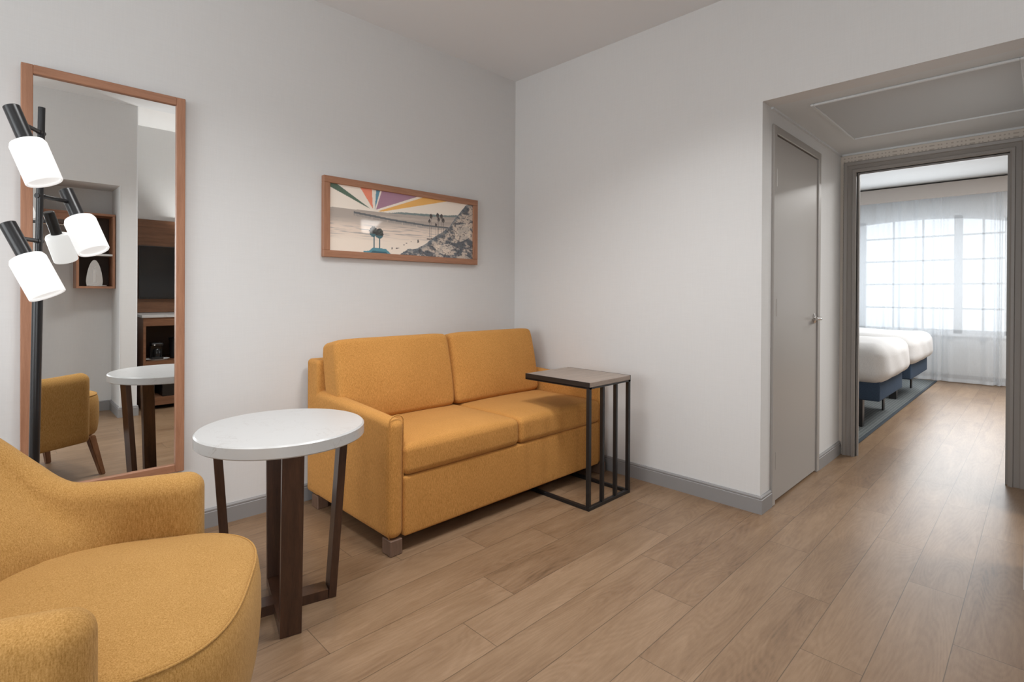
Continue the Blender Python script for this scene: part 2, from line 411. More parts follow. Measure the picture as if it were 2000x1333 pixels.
# bedroom walls
struct('wall_bedroom_left', B(XE+.06, XBW, YBR1, YBR1+.1, 0, 2.655), WALL)
struct('wall_bedroom_right', B(XE+.06, XBW, YBR0-.1, YBR0, 0, 2.655), WALL)
struct('wall_bedroom_near', B(XE, XE+.06, YH+.12, YBR1, 0, 2.655), WALL)
WY0, WY1, WZ0 = .30, 2.36, .64
def archz(y): return 1.97+.29*math.sqrt(max(0, 1-((y-1.33)/1.32)**2))
bm = bmesh.new()
box(bm, XBW, XBW+.16, YBR0, WY0, 0, 2.655); box(bm, XBW, XBW+.16, WY1, YBR1, 0, 2.655); box(bm, XBW, XBW+.16, WY0, WY1, 0, WZ0)
ys = [WY0+(WY1-WY0)*i/24 for i in range(25)]
for a, b_ in zip(ys, ys[1:]):
    f = []
    for x in (XBW, XBW+.16):
        f.append([bm.verts.new((x, a, archz(a))), bm.verts.new((x, b_, archz(b_))), bm.verts.new((x, b_, 2.655)), bm.verts.new((x, a, 2.655))])
    bm.faces.new(f[0]); bm.faces.new(f[1][::-1])
    bm.faces.new((f[0][0], f[1][0], f[1][1], f[0][1]))
bmesh.ops.recalc_face_normals(bm, faces=bm.faces)
struct('wall_bedroom_window', bm, WALL)
# closet block behind the camera side (seen in the mirror), with an open niche
NX0, NX1, NZ, NYB = .305, .832, 2.05, -.48
bm = bmesh.new()
box(bm, .22, NX0, YT, YB, 0, ZC); box(bm, NX1, XB, YT, YB, 0, ZC); box(bm, NX0, NX1, YT, YB, NZ, ZC); box(bm, NX0, NX1, YT, NYB, 0, NZ)
struct('wall_closet', bm, WALL)
bm = bmesh.new(); tube(bm, [(NX1, YB+.0015, .09), (NX1, YB+.0015, NZ)], .0015, 6)
box(bm, XB-.004, XB+.002, YB-.002, YB+.004, .09, ZC-.001)
struct('trim_1', bm, WHITEF)                       # light corner bead
struct('wall_tv', B(.22, XR, YT-.12, YT, 0, ZC), WALL)
# side wall with window, back wall with window (behind the camera)
def wall_with_hole_x(x0, x1, y0, y1, hy0, hy1, hz0, hz1):
    bm = bmesh.new(); box(bm, x0, x1, y0, hy0, 0, ZC); box(bm, x0, x1, hy1, y1, 0, ZC)
    box(bm, x0, x1, hy0, hy1, 0, hz0); box(bm, x0, x1, hy0, hy1, hz1, ZC); return bm
struct('wall_side', wall_with_hole_x(XLEFT-.1, XLEFT, YBACK-.1, YL, -.35, 2.35, .6, 2.4), WALL)
bm = bmesh.new(); box(bm, XLEFT, -2.6, YBACK-.1, YBACK, 0, ZC); box(bm, -.1, .34, YBACK-.1, YBACK, 0, ZC)
box(bm, -2.6, -.1, YBACK-.1, YBACK, 0, .6); box(bm, -2.6, -.1, YBACK-.1, YBACK, 2.4, ZC)
struct('wall_back', bm, WALL)
struct('wall_back_right', B(.22, .34, YBACK, YT-.12, 0, ZC), WALL)
def simple_window(name, axis, p, a0, a1, z0, z1):
    bm = bmesh.new(); t = .05
    def bx(u0, u1, w0, w1):
        if axis == 'x': box(bm, p-.06, p-.01, u0, u1, w0, w1)
        else: box(bm, u0, u1, p-.06, p-.01, w0, w1)
    bx(a0, a1, z0, z0+t); bx(a0, a1, z1-t, z1); bx(a0, a0+t, z0+t, z1-t); bx(a1-t, a1, z0+t, z1-t); bx((a0+a1)/2-.02, (a0+a1)/2+.02, z0+t, z1-t)
    o = struct(name, bm, WHITEF)
    g = B(p-.04, p-.034, a0+t, a1-t, z0+t, z1-t) if axis == 'x' else B(a0+t, a1-t, p-.04, p-.034, z0+t, z1-t)
    obj('glass_pane', g, GLASS, o)
simple_window('window_2', 'x', XLEFT, -.35, 2.35, .6, 2.4)
simple_window('window_3', 'y', YBACK, -2.6, -.1, .6, 2.4)

# baseboards: straight vinyl with a small cove line near the top
def baseboard(name, p0, p1, nrm, h=.092, t=.014, mat_=BASEB, ends=(0, 0)):
    d = Vector((p1[0]-p0[0], p1[1]-p0[1], 0)); ln = d.length; d.normalize(); n = Vector((*nrm, 0))
    prof = [(0, 0), (t, 0), (t, h*.80), (t*.78, h*.83), (t*.86, h*.88), (t*.86, h*.93), (t*.5, h), (0, h)]
    bm = bmesh.new(); rr = []
    for s_, e_ in ((0, ends[0]), (ln, ends[1])):
        rr.append([bm.verts.new(Vector((p0[0], p0[1], 0))+d*(s_+e_*a*(-1 if s_ == 0 else 1))+n*a+Vector((0, 0, z))) for a, z in prof])
    k = len(prof)
    for i in range(k): bm.faces.new((rr[0][i], rr[0][(i+1) % k], rr[1][(i+1) % k], rr[1][i]))
    bm.faces.new(rr[0][::-1]); bm.faces.new(rr[1]); bmesh.ops.recalc_face_normals(bm, faces=bm.faces)
    return struct(name, bm, mat_)
baseboard('baseboard_left', (XLEFT, YL), (XR, YL), (0, -1))
baseboard('baseboard_right', (XR, YL-.014), (XR, YH), (-1, 0), ends=(0, 1))
baseboard('baseboard_hall', (XR, YH), (DX0-.045, YH), (0, -1), ends=(1, 0))
baseboard('baseboard_hall', (DX1+.045, YH), (XE, YH), (0, -1))
baseboard('baseboard_closet', (NX1, YB), (XB, YB), (0, 1), ends=(1, 1))
baseboard('baseboard_closet', (XB, YB), (XB, YT), (1, 0), ends=(1, 0))
baseboard('baseboard_closet', (NX1, NYB), (NX1, YB), (-1, 0), ends=(0, 1))
baseboard('baseboard_closet', (NX0, NYB), (NX1, NYB), (0, 1))
baseboard('baseboard_bedroom', (XBW, YBR0), (XBW, YBR1), (-1, 0))
# thin cove along the hall ceiling edge and over the hall end
bm = bmesh.new(); box(bm, XR+.12, XE, YH-.012, YH, ZH-.012, ZH); box(bm, XE-.012, XE, .05, YH, ZH-.012, ZH)
struct('trim_2', bm, CEILH)
# ceiling access panel with raised moulding
PZ = ZH; bm = bmesh.new()
px0, px1, py0, py1 = 3.10, 3.972, -.0+.062, .882
w = .016
for a in ((px0, px1, py0, py0+w), (px0, px1, py1-w, py1), (px0, px0+w, py0+w, py1-w), (px1-w, px1, py0+w, py1-w)):
    box(bm, *a, PZ-.012, PZ-.0005, bev=.003, seg=1)
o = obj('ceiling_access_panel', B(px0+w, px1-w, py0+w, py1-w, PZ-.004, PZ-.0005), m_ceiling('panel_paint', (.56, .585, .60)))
tag(o, 'large flat grey access panel set in the hallway ceiling', 'ceiling panel')
obj('moulding', bm, CEILH, o)

# closet door (door_1) in the hall
bm = B(DX0+.004, DX1-.004, YH-.004, YH+.040, .012, DZ-.004, bev=.002, seg=1)
d1 = struct('door_1', bm, DOORP)
bm = bmesh.new()
fr = .045
box(bm, DX0-fr, DX0, YH-.014, YH+.10, 0, DZ+fr, bev=.003, seg=1); box(bm, DX1, DX1+fr, YH-.014, YH+.10, 0, DZ+fr, bev=.003, seg=1); box(bm, DX0, DX1, YH-.014, YH+.10, DZ, DZ+fr, bev=.003, seg=1)
struct('trim_3', bm, DOORP)
for z in (.24, 1.08, 1.79):
    bm = bmesh.new(); tube(bm, [(DX0+.001, YH-.010, z-.048), (DX0+.001, YH-.010, z+.048)], .006, 10)
    box(bm, DX0+.003, DX0+.016, YH-.0065, YH-.0035, z-.048, z+.048)
    obj('hinge', bm, DOORP if z != 1.08 else DOORP, d1, smooth=True, angle=40)
hx, hz = 3.765, 1.0
bm = bmesh.new(); lathe(bm, [(0, 0), (.031, 0), (.031, .006), (.022, .011), (.011, .014), (.011, .045), (0, .045)], 28, T3(hx, YH-.004, hz) @ RX(PI/2))
tube(bm, [(hx, YH-.044, hz), (hx-.03, YH-.050, hz), (hx-.07, YH-.052, hz+.001), (hx-.108, YH-.048, hz+.001)], .0095, 12)
obj('door_handle', bm, CHROME, d1, smooth=True, angle=45)

# casing of the bedroom doorway: stepped profile swept up, over and down
def casing(name, y0, y1, z1, x, w=.078, t=.020):
    prof = [(0, 0), (0, .016), (.008, .020), (.022, .020), (.026, .013), (.050, .011), (.056, .017), (.074, .019), (w, .014), (w, 0)]
    path = [(y1, 0, 1, 0), (y1, z1, 1, 1), (y0, z1, -1, 1), (y0, 0, -1, 0)]
    bm = bmesh.new(); rr = []
    for (y, z, sy, sz) in path:
        rr.append([bm.verts.new((x-h, y+sy*a, z+sz*a)) for a, h in prof])
    k = len(prof)
    for a, b_ in zip(rr, rr[1:]):
        for i in range(k): bm.faces.new((a[i], a[(i+1) % k], b_[(i+1) % k], b_[i]))
    bm.faces.new(rr[0]); bm.faces.new(rr[-1][::-1]); bmesh.ops.recalc_face_normals(bm, faces=bm.faces)
    # jamb lining with door stop
    box(bm, x-.002, x+.062, y1-.018+.018, y1+.001, 0, z1)
    box(bm, x-.002, x+.062, y0-.001, y0, 0, z1); box(bm, x-.002, x+.062, y0, y1, z1, z1+.001)
    box(bm, x+.022, x+.048, y1-.012, y1, 0, z1); box(bm, x+.022, x+.048, y0, y0+.012, 0, z1); box(bm, x+.022, x+.048, y0+.012, y1-.012, z1-.012, z1)
    return struct(name, bm, CASE)
casing('trim_4', EY0, EY1, EZ, XE)
bm = bmesh.new(); tube(bm, [(XE+.035, EY0+.012, EZ-.006), (XE+.035, EY1-.012, EZ-.006)], .004, 8)
struct('trim_5', bm, WHITEF)

# bedroom window: arched frame, thick mullions, thin glazing bars
bm = bmesh.new(); xw = XBW+.07
def wb(y0, y1, z0, z1, x0=xw-.03, x1=xw+.03): box(bm, x0, x1, y0, y1, z0, z1)
for y0, y1 in ((.30, .36), (.775, .865), (1.875, 1.965), (2.30, 2.36)): wb(y0, y1, WZ0, archz((y0+y1)/2)-.002)
wb(.30, 2.36, WZ0, WZ0+.05)
for z in (.975, 1.31, 1.64, 1.972):
    for y0, y1 in ((.36, .775), (.865, 1.875), (1.965, 2.30)): wb(y0, y1, z-.012, z+.012, xw-.015, xw+.015)
for y in (.567, 1.20, 1.54, 2.13): wb(y-.012, y+.012, WZ0+.05, archz(y)-.01, xw-.015, xw+.015)
for a, b_ in zip(ys, ys[1:]):
    v = []
    for x in (xw-.03, xw+.03): v.append([bm.verts.new((x, a, archz(a)-.045)), bm.verts.new((x, b_, archz(b_)-.045)), bm.verts.new((x, b_, archz(b_)-.001)), bm.verts.new((x, a, archz(a)-.001))])
    bm.faces.new(v[0][::-1]); bm.faces.new(v[1]); bm.faces.new((v[0][0], v[0][1], v[1][1], v[1][0])); bm.faces.new((v[0][3], v[1][3], v[1][2], v[0][2]))
w1 = struct('window_1', bm, WHITEF)
bm = bmesh.new()
vs = [bm.verts.new((xw, WY0, WZ0+.02))]+[bm.verts.new((xw, y, archz(y)-.02)) for y in ys]+[bm.verts.new((xw, WY1, WZ0+.02))]
bm.faces.new(vs); r = bmesh.ops.extrude_face_region(bm, geom=bm.faces[:]); bmesh.ops.translate(bm, vec=(.006, 0, 0), verts=[v for v in r['geom'] if isinstance(v, bmesh.types.BMVert)])
obj('glass_pane', bm, GLASS, w1)
bm = B(XBW-.05, XBW, WY0-.05, WY1+.05, WZ0-.035, WZ0, bev=.004, seg=1); obj('window_sill', bm, WHITEF, w1)
for y in (.88, .56):
    bm = B(XBW-.045, XBW-.001, y-.025, y+.025, WZ0-.09, WZ0-.036, bev=.006); obj('sill_bracket', bm, PLAST, w1)

# ------------------------------------------------------------------ curtain and valance
def curtain():
    rnd = random.Random(3); pts = []
    y = .33; n = 420; Y1 = 2.75
    ph = 0; bm = bmesh.new(); cols = []
    for i in range(n+1):
        y = .335+(Y1-.335)*i/n
        # dense bunch near the right edge and near y = 1.0, gentle folds between
        dens = 1+1.8*math.exp(-((y-.38)/.09)**2)+1.0*math.exp(-((y-.97)/.07)**2)
        ph += dens*(Y1-.335)/n*30
        amp = .016+.014*math.sin(y*5.1+.7)+.016*math.exp(-((y-.38)/.12)**2)+.014*math.exp(-((y-.97)/.09)**2)
        cols.append((y, ph, amp))
    zs = [2.60-(2.60-.012)*j/30 for j in range(31)]
    rows = []
    for j, z in enumerate(zs):
        k = j/30; row = []
        for (y, ph, amp) in cols:
            x = 9.06+amp*(.6+.6*k)*(math.sin(ph+.35*math.sin(3*k+y*3))+.35*math.sin(2.3*ph+1))
            x += .05*k*k*(.6 if y < .5 else 0)*math.exp(-((y-.36)/.1)**2)
            row.append(bm.verts.new((x, y+.01*k*math.sin(ph*.5), z)))
        rows.append(row)
    for a, b_ in zip(rows, rows[1:]):
        for i in range(n): bm.faces.new((a[i], a[i+1], b_[i+1], b_[i]))
    o = obj('sheer_curtain', bm, VOILE, smooth=True)
    tag(o, 'long white sheer curtain with soft folds hanging in front of the bedroom window', 'curtain')
    bm = bmesh.new()      # weighted hem, a doubled strip
    for k in range(2): pass
    prev = None
    for (y, ph, amp) in cols:
        k = 1; x = 9.06+amp*1.2*(math.sin(ph+.35*math.sin(3+y*3))+.35*math.sin(2.3*ph+1))+.05*(.6 if y < .5 else 0)*math.exp(-((y-.36)/.1)**2)-.003
        yy = y+.01*math.sin(ph*.5)
        q = [bm.verts.new((x, yy, .012)), bm.verts.new((x, yy, .055))]
        if prev: bm.faces.new((prev[0], q[0], q[1], prev[1]))
        prev = q
    obj('hem', bm, VOILE, o, smooth=True)
curtain()
o = obj('curtain_valance', B(8.90, 8.93, .02, YBR1-.01, 2.445, 2.637, bev=.003, seg=1), VALM)
tag(o, 'long taupe box valance above the white sheer curtain', 'valance')
obj('valance_top', B(8.93, XBW-.001, .02, YBR1-.01, 2.618, 2.637), VALM, o)
# wall return right of the curtain
# ------------------------------------------------------------------ beds and rug
bm = B(4.70, 9.03, 1.03, 3.2, .0005, .010, bev=.003, seg=1)
o = obj('area_rug', bm, RUG); tag(o, 'grey patterned rug with a dark edge under both beds', 'rug')
bm = B(4.68, 9.035, 1.003, 1.03, .0005, .011, bev=.003, seg=1); box(bm, 4.68, 4.70, 1.03, 3.2, .0005, .011); obj('rug_border', bm, RUGE, o)
def bed(x0, x1, y0, y1, label, ztop, lx):
    t = thing('bed', label, 'bed', ((x0+x1)/2, (y0+y1)/2, 0), 0, 'twin beds in the bedroom')
    cx_, cy_ = (x0+x1)/2, (y0+y1)/2; w_, l_ = x1-x0, y1-y0
    obj('box_base', bmat(cushion((w_, l_, .185), .012, 4), T3(0, 0, .245+.0925)), NAVY, t, smooth=True)
    hz_ = (ztop-.40)
    def fn(f):
        # duvet drapes a little lower and fuller at the corners, and wrinkles
        k = (f.z/(hz_/2))
        f.x *= 1+.035*(1-k)*.5; f.y *= 1+.012*(1-k)*.5
        f.z += .008*math.sin(f.x*9+1)*math.sin(f.y*7) if k > .5 else 0
        f.x += .003*math.sin(f.y*17+f.z*21)*(abs(f.x)/(w_/2)); f.y += .0025*math.sin(f.x*15+f.z*19)*(abs(f.y)/(l_/2))
        return f
    obj('duvet', bmat(cushion((w_+.10, l_+.09, hz_), .105, 22, (.03, .02, .02), fn), T3(.0, 0, .40+hz_/2)), LINEN, t, smooth=True)
    for (lx_, ly_, wy_) in lx:
        obj('leg', B(lx_-.035-cx_, lx_+.035-cx_, ly_-wy_/2-cy_, ly_+wy_/2-cy_, .0112, .2455, bev=.002, seg=1), BLACK, t)
    for (px_, py_) in ((x0+.28, y1-.22), (x1-.28, y1-.22)):
        obj('pillow', bmat(cushion((.48, .34, .14), .05, 10, (.01, .01, .06)), T3(px_-cx_, py_-cy_, ztop+.07) @ RX(.25)), LINEN, t, smooth=True)
    return t
bed(5.36, 6.36, .975, 3.0, 'white bed on a navy base, nearer the bedroom doorway', .735, [(5.40, 1.125, .05), (6.32, 1.12, .014), (5.40, 2.8, .05), (6.32, 2.8, .05)])
bed(7.02, 8.12, 1.0, 3.0, 'white bed on a navy base, farther one beside the curtain', .715, [(7.10, 1.17, .07), (8.08, 1.15, .014), (7.10, 2.8, .05), (8.08, 2.8, .05)])

# ------------------------------------------------------------------ wall mirror (hangs tipped slightly forward)
MT = .0055
t = thing('wall_mirror', 'tall wood-framed mirror hanging on the wall behind the floor lamp', 'mirror', (.3755, 2.857, 1.18))
t.rotation_euler = (MT, 0, 0)
mw, mh, fw = .565, 1.742, .036
for x0 in (-mw/2, mw/2-fw): obj('frame_stile', B(x0, x0+fw, -.018, .010, -mh/2, mh/2, bev=.002, seg=1), FRAMEV, t)
for z0 in (-mh/2, mh/2-fw): obj('frame_rail', B(-mw/2+fw, mw/2-fw, -.0178, .010, z0, z0+fw, bev=.002, seg=1), FRAMEH, t)
obj('mirror_glass', B(-mw/2+fw-.004, mw/2-fw+.004, -.004, .0, -mh/2+fw-.004, mh/2-fw+.004), MIRR, t)

# ------------------------------------------------------------------ framed print
def sstep(a, b_, x):
    t_ = max(0, min(1, (x-a)/(b_-a))); return t_*t_*(3-2*t_)
def lerp(a, b_, t_): return tuple(p+(q-p)*t_ for p, q in zip(a, b_))
def s2l(c): return tuple(((v/255)/12.92 if v/255 <= .04045 else ((v/255+.055)/1.055)**2.4) for v in c)
def h2(i, j): 
    n_ = math.sin(i*127.1+j*311.7)*43758.5453; return n_-math.floor(n_)
def vn(x, y):
    i, j = math.floor(x), math.floor(y); fx, fy = x-i, y-j; fx = fx*fx*(3-2*fx); fy = fy*fy*(3-2*fy)
    return (h2(i, j)*(1-fx)+h2(i+1, j)*fx)*(1-fy)+(h2(i, j+1)*(1-fx)+h2(i+1, j+1)*fx)*fy
def fbm(x, y, o=4):
    s_, a_ = 0, .5
    for k in range(o): s_ += a_*vn(x*2**k+k*17, y*2**k+k*9); a_ *= .5
    return s_
def inpoly(u, v, P):
    c_ = False; j = len(P)-1
    for i in range(len(P)):
        if (P[i][1] > v) != (P[j][1] > v) and u < (P[j][0]-P[i][0])*(v-P[i][1])/(P[j][1]-P[i][1])+P[i][0]: c_ = not c_
        j = i
    return c_
def interp(P, x):
    if x <= P[0][0]: return P[0][1]
    for (a, b_), (c_, d_) in zip(P, P[1:]):
        if x <= c_: return b_+(d_-b_)*(x-a)/(c_-a)
    return P[-1][1]
RAYS = [([(0, 1.01), (.039, 1.01), (.241, .697), (.224, .71), (0, .95)], (78, 100, 84)),
        ([(.178, 1.01), (.252, 1.01), (.259, .695)], (226, 134, 106)),
        ([(.279, 1.01), (.305, 1.01), (.272, .69)], (92, 138, 160)),
        ([(.316, 1.01), (.570, 1.01), (.279, .69)], (160, 122, 142)),
        ([(.60, 1.01), (.80, 1.01), (.763, .979), (.40, .70), (.323, .672), (.29, .668)], (226, 172, 92))]
RAYS[4] = ([(.61, 1.01), (.80, 1.01), (.323, .675), (.29, .668)], (226, 172, 92))
CLIFF = [(.44, 0), (.491, .097), (.56, .12), (.623, .213), (.693, .351), (.75, .44), (.807, .554), (.867, .764), (.943, .985), (1, 1.05)]
def artcol(u, v):
    hor = interp([(0, .646), (.387, .664), (.65, .69), (1, .77)], u)
    c_ = (236, 226, 214)
    if v > hor:
        for P, col in RAYS:
            if inpoly(u, v, P): c_ = lerp(col, (255, 255, 255), .05*fbm(u*30, v*12))
        hill = hor+.045*sstep(.32, .5, u)*(.6+.5*vn(u*14, 3))*(1-.3*sstep(.6, .95, u))
        if u > .32 and v < hill: c_ = (118, 132, 132)
    else:
        d = hor-v
        c_ = lerp((168, 158, 150), (222, 206, 192), sstep(.1, .30, d))
        wv = fbm(u*9, v*70, 3); k = math.exp(-((d-.33)/.13)**2)
        c_ = lerp(c_, (150, 146, 146), k*sstep(.48, .62, wv)*.9*(1-.5*u)); c_ = lerp(c_, (232, 220, 206), sstep(.32, .5, d)*.8)
        c_ = lerp(c_, (142, 136, 134), .35*sstep(.5, .7, fbm(u*12+5, v*60, 3))*(1-sstep(.3, .45, d)))
        if .05 < d < .09 and u > .3 and u < .86: c_ = lerp(c_, (200, 190, 178), .4)
        pier = interp([(.13, .61), (.39, .556), (.65, .528), (.79, .531)], u)
        if .14 < u < .80 and abs(v-pier) < .014: c_ = (96, 100, 104)
        elif .14 < u < .80 and pier-.05 < v < pier and (u*190) % 1 < .45: c_ = lerp(c_, (110, 112, 114), .6)
        if u > .38 and v < interp([(.38, .11), (.62, .33), (.72, .36), (.8, .5)], u) and v > interp([(.38, .06), (.62, .27), (.72, .33), (.8, .45)], u) and vn(u*60, v*30) > .72: c_ = (104, 96, 92)
        if .20 < u < .38:      # blue roofed hut
            rt = interp([(.20, .02), (.235, .03), (.26, .085), (.345, .078), (.376, .0)], u)
            if v < rt: c_ = (84, 136, 150) if v > rt-.05 else (60, 96, 108)
    cl = interp(CLIFF, u)
    if u > .44 and v < cl+.03*(fbm(u*40, v*10)-.4):
        f_ = fbm(u*26+v*9, v*16-u*8, 5); g_ = sstep(.36, .58, f_)
        c_ = lerp((66, 74, 84), (196, 182, 168), g_); c_ = lerp(c_, (92, 108, 118), .7*sstep(.10, .0, cl-v))
        sand = inpoly(u, v, [(.86, .60), (.97, .66), (.99, .42), (.90, .30), (.85, .36)]) or inpoly(u, v, [(.70, .20), (.80, .25), (.86, .20), (.76, .05), (.70, .10)])
        c_ = lerp(c_, (176, 166, 158), .22)
        if sand: c_ = lerp(c_, (220, 206, 190), .72)
        if vn(u*130, v*60) > .7: c_ = lerp(c_, (58, 54, 58), .45)
    for (pu, pv, ru, rv) in ((.262, .335, .026, .085), (.300, .315, .026, .08)):   # near palms
        q = ((u-pu)/ru)**2+((v-pv)/rv)**2; e_ = .75+.5*vn(u*160, v*70)
        if q < e_: c_ = lerp((46, 42, 42), (86, 92, 88), vn(u*110, v*50))
        if q < e_ and v < pv-.03: c_ = (70, 104, 112)
    for (tu, tb, tt) in ((.268, .075, .28), (.302, .075, .26)):
        if abs(u-tu) < .0032 and tb < v < tt: c_ = (74, 104, 112)
    for (pu, pv, s_) in ((.662, .70, 1), (.650, .61, .8), (.712, .73, 1), (.72, .66, .9), (.742, .72, 1), (.756, .65, 1), (.70, .56, .7)):
        if ((u-pu)/(.0105*s_))**2+((v-pv)/(.042*s_))**2 < .7+.6*vn(u*220, v*90): c_ = (70, 66, 66)
        if abs(u-pu) < .0016 and .33 < v < pv: c_ = (120, 112, 106)
    return s2l(tuple(max(0, min(255, x_)) for x_ in c_))
fx0, fx1, fz0, fz1 = 1.335, 2.476, 1.352, 1.810
t = thing('framed_print', 'wide wood-framed beach print with coloured rays above the sofa', 'picture', ((fx0+fx1)/2, YL, (fz0+fz1)/2))
hw, hh = (fx1-fx0)/2, (fz1-fz0)/2; k = .0385
for z0 in (-hh, hh-k): obj('frame_rail', B(-hw, hw, -.032, -.001, z0, z0+k, bev=.002, seg=1), FRAMEH, t)
for x0 in (-hw, hw-k): obj('frame_stile', B(x0, x0+k, -.0318, -.001, -hh+k, hh-k, bev=.002, seg=1), FRAMEV, t)
aw, ah = hw-k, hh-k; NU, NV = 400, 150
bm = bmesh.new(); cl = bm.loops.layers.color.new('Col'); grid = [[bm.verts.new((-aw+2*aw*i/NU, -.019, -ah+2*ah*j/NV)) for i in range(NU+1)] for j in range(NV+1)]
cc = [[artcol(i/NU, j/NV) for i in range(NU+1)] for j in range(NV+1)]
for j in range(NV):
    for i in range(NU):
        f = bm.faces.new((grid[j][i], grid[j][i+1], grid[j+1][i+1], grid[j+1][i]))
        for lp, c_ in zip(f.loops, (cc[j][i], cc[j][i+1], cc[j+1][i+1], cc[j+1][i])): lp[cl] = (*c_, 1)
box(bm, -aw, aw, -.018, -.004, -ah, ah)
pr_ = obj('art_print', bm, PRINT, t)
# loop colours are stored as sRGB bytes by the 'color' layer: convert to a float layer so the values stay linear
me = pr_.data
vals = [0.0]*(len(me.loops)*4); ca = me.color_attributes['Col']
fa = me.color_attributes.new('Print', 'FLOAT_COLOR', 'CORNER')
ctr = 0
for j in range(NV):
    for i in range(NU):
        for c_ in (cc[j][i], cc[j][i+1], cc[j+1][i+1], cc[j+1][i]):
            vals[ctr:ctr+4] = (*[q_*min(1.2, .95/max(c_)) for q_ in c_], 1); ctr += 4
while ctr < len(vals): vals[ctr:ctr+4] = (.3, .3, .3, 1); ctr += 4
fa.data.foreach_set('color', vals)
for n_ in PRINT.node_tree.nodes:
    if n_.bl_idname == 'ShaderNodeVertexColor': n_.layer_name = 'Print'

# ------------------------------------------------------------------ sofa
SX0, SX1, SY0, SY1 = 1.238, 2.835, 1.985, 2.835
ox_, oy_ = (SX0+SX1)/2, (SY0+SY1)/2
sofa = thing('sofa', 'mustard yellow two-seat fabric sofa against the left wall', 'sofa', (ox_, oy_, 0))
def so(name, bm, mat_, x, y, z, rx=0, ry=0, parent=None, smooth=True):
    return obj(name, bmat(bm, T3(x-ox_, y-oy_, z) @ RX(rx) @ RY(ry)), mat_, parent or sofa, smooth=smooth)
AW = .078
so('base', cushion((SX1-SX0-2*AW+.012, .74, .268), .014, 10, (0, .003, 0)), MUST, ox_, SY0+.37+.002, .068+.134)
def armfn(side):
    def fn(f):
        yy = (f.y+.415)/.83            # 0 front .. 1 back
        top = sstep(.1, .27, f.z)
        f.z += (-.012+.032*yy-.010*(1-yy)**3)*top
        f.x += side*.004*(1-top)
        return f
    return fn
for sd, xc in ((-1, SX0+AW/2), (1, SX1-AW/2)):
    a = so('arm', cushion((AW, SY1-SY0-.01, .545), .034, 18, (.004, 0, 0), armfn(sd)), MUST, xc, (SY0+SY1)/2-.002, .068+.2725)
    # welt line framing the front of the arm
    bm = bmesh.new(); P = []
    hw_, z0_, z1_ = AW/2-.004, .075, .585
    for z in [z0_+(z1_-z0_)*i/12 for i in range(13)]: P.append((-hw_, z))
    for i in range(1, 12): P.append((-hw_*math.cos(PI*i/12), z1_+hw_*.75*math.sin(PI*i/12)))
    for z in [z1_-(z1_-z0_)*i/12 for i in range(13)]: P.append((hw_, z))
    tube(bm, [(xc-ox_+p, SY0+.018-oy_-.0, q) for p, q in P], .003, 6)
    obj('welt', bm, MUST, a, smooth=True)
so('back_frame', cushion((SX1-SX0, .135, .722), .022, 14), MUST, ox_, SY1-.0675, .068+.361)
# seat cushions
def seatfn(f):
    if f.z > 0:
        f.z += .012*math.exp(-((f.y+.18)/.15)**2)*max(0, 1-(abs(f.x)/.36)**4)
    return f
for x0, x1 in ((1.312, 2.030), (2.034, 2.757)):
    so('seat_cushion', cushion((x1-x0+.004, .66, .135), .030, 22, (0, .006, .016), seatfn), MUST, (x0+x1)/2, SY0-.006+.33, .338+.0675)
# back cushions lean against the back frame
def backfn(sgn):
    def fn(f):
        k_ = (f.z+.22)/.44
        if f.y < 0: f.y -= .012*math.sin(PI*k_)*max(0, 1-(f.x/.37)**2)
        cr = max(0, abs(f.x)/.37-.72)/.28*max(0, abs(f.z)/.22-.7)/.3
        f.x *= 1-.02*cr; f.z *= 1-.03*cr
        f.y += .004*math.sin(f.x*31+f.z*11)*math.exp(-((abs(f.x)-.34)/.05)**2)
        return f
    return fn
for i, (x0, x1) in enumerate(((1.262, 1.998), (2.002, 2.742))):
    so('back_cushion', cushion((x1-x0, .165, .440), .030, 22, (.0, .024, .0), backfn(i)), MUST, (x0+x1)/2, 2.60, .680, rx=-.20)
for x in (SX0+.003+.03, SX1-.033):
    for y in (SY0+.008+.03, SY1-.10):
        so('leg', B(-.030, .030, -.036, .036, -.0345, .0345, bev=.003, seg=1), LEGW, x, y, .0345+.0003, smooth=False)

# ------------------------------------------------------------------ C-shaped side table
cx0, cx1, cy0, cy1 = 2.250, 2.644, 1.684, 2.150
t = thing('c_shaped_side_table', 'black metal C-shaped side table with grey wood top by the sofa arm', 'side table', ((cx0+cx1)/2, (cy0+cy1)/2, 0))
ax_, ay_ = (cx0+cx1)/2, (cy0+cy1)/2
def cb(*a, bev=.0015): 
    bm = bmesh.new(); box(bm, a[0]-ax_, a[1]-ax_, a[2]-ay_, a[3]-ay_, a[4], a[5], bev=bev, seg=1); return bm
obj('table_top', cb(cx0+.004, cx1-.004, cy0, cy1, .654, .680), TOPW, t)
bm = bmesh.new()
for a in ((cx0, cx0+.0038, cy0, cy1, .650, .6805), (cx1-.0038, cx1, cy0, cy1, .650, .6805), (cx0+.0038, cx1-.0038, cy0, cy0+.022, .645, .6538), (cx0+.0038, cx1-.0038, cy1-.022, cy1, .645, .6538), (cx0, cx0+.022, cy0, cy1, .645, .6538), (cx1-.022, cx1, cy0, cy1, .645, .6538)):
    box(bm, a[0]-ax_, a[1]-ax_, a[2]-ay_, a[3]-ay_, a[4], a[5])
obj('top_frame', bm, BLACK, t)
for x0, x1 in ((cx0, cx0+.021), (2.372, 2.390), (2.497, 2.515), (cx1-.021, cx1)):
    obj('post', cb(x0, x1, cy0, cy0+.021, .018, .645), BLACK, t)
bm = bmesh.new()
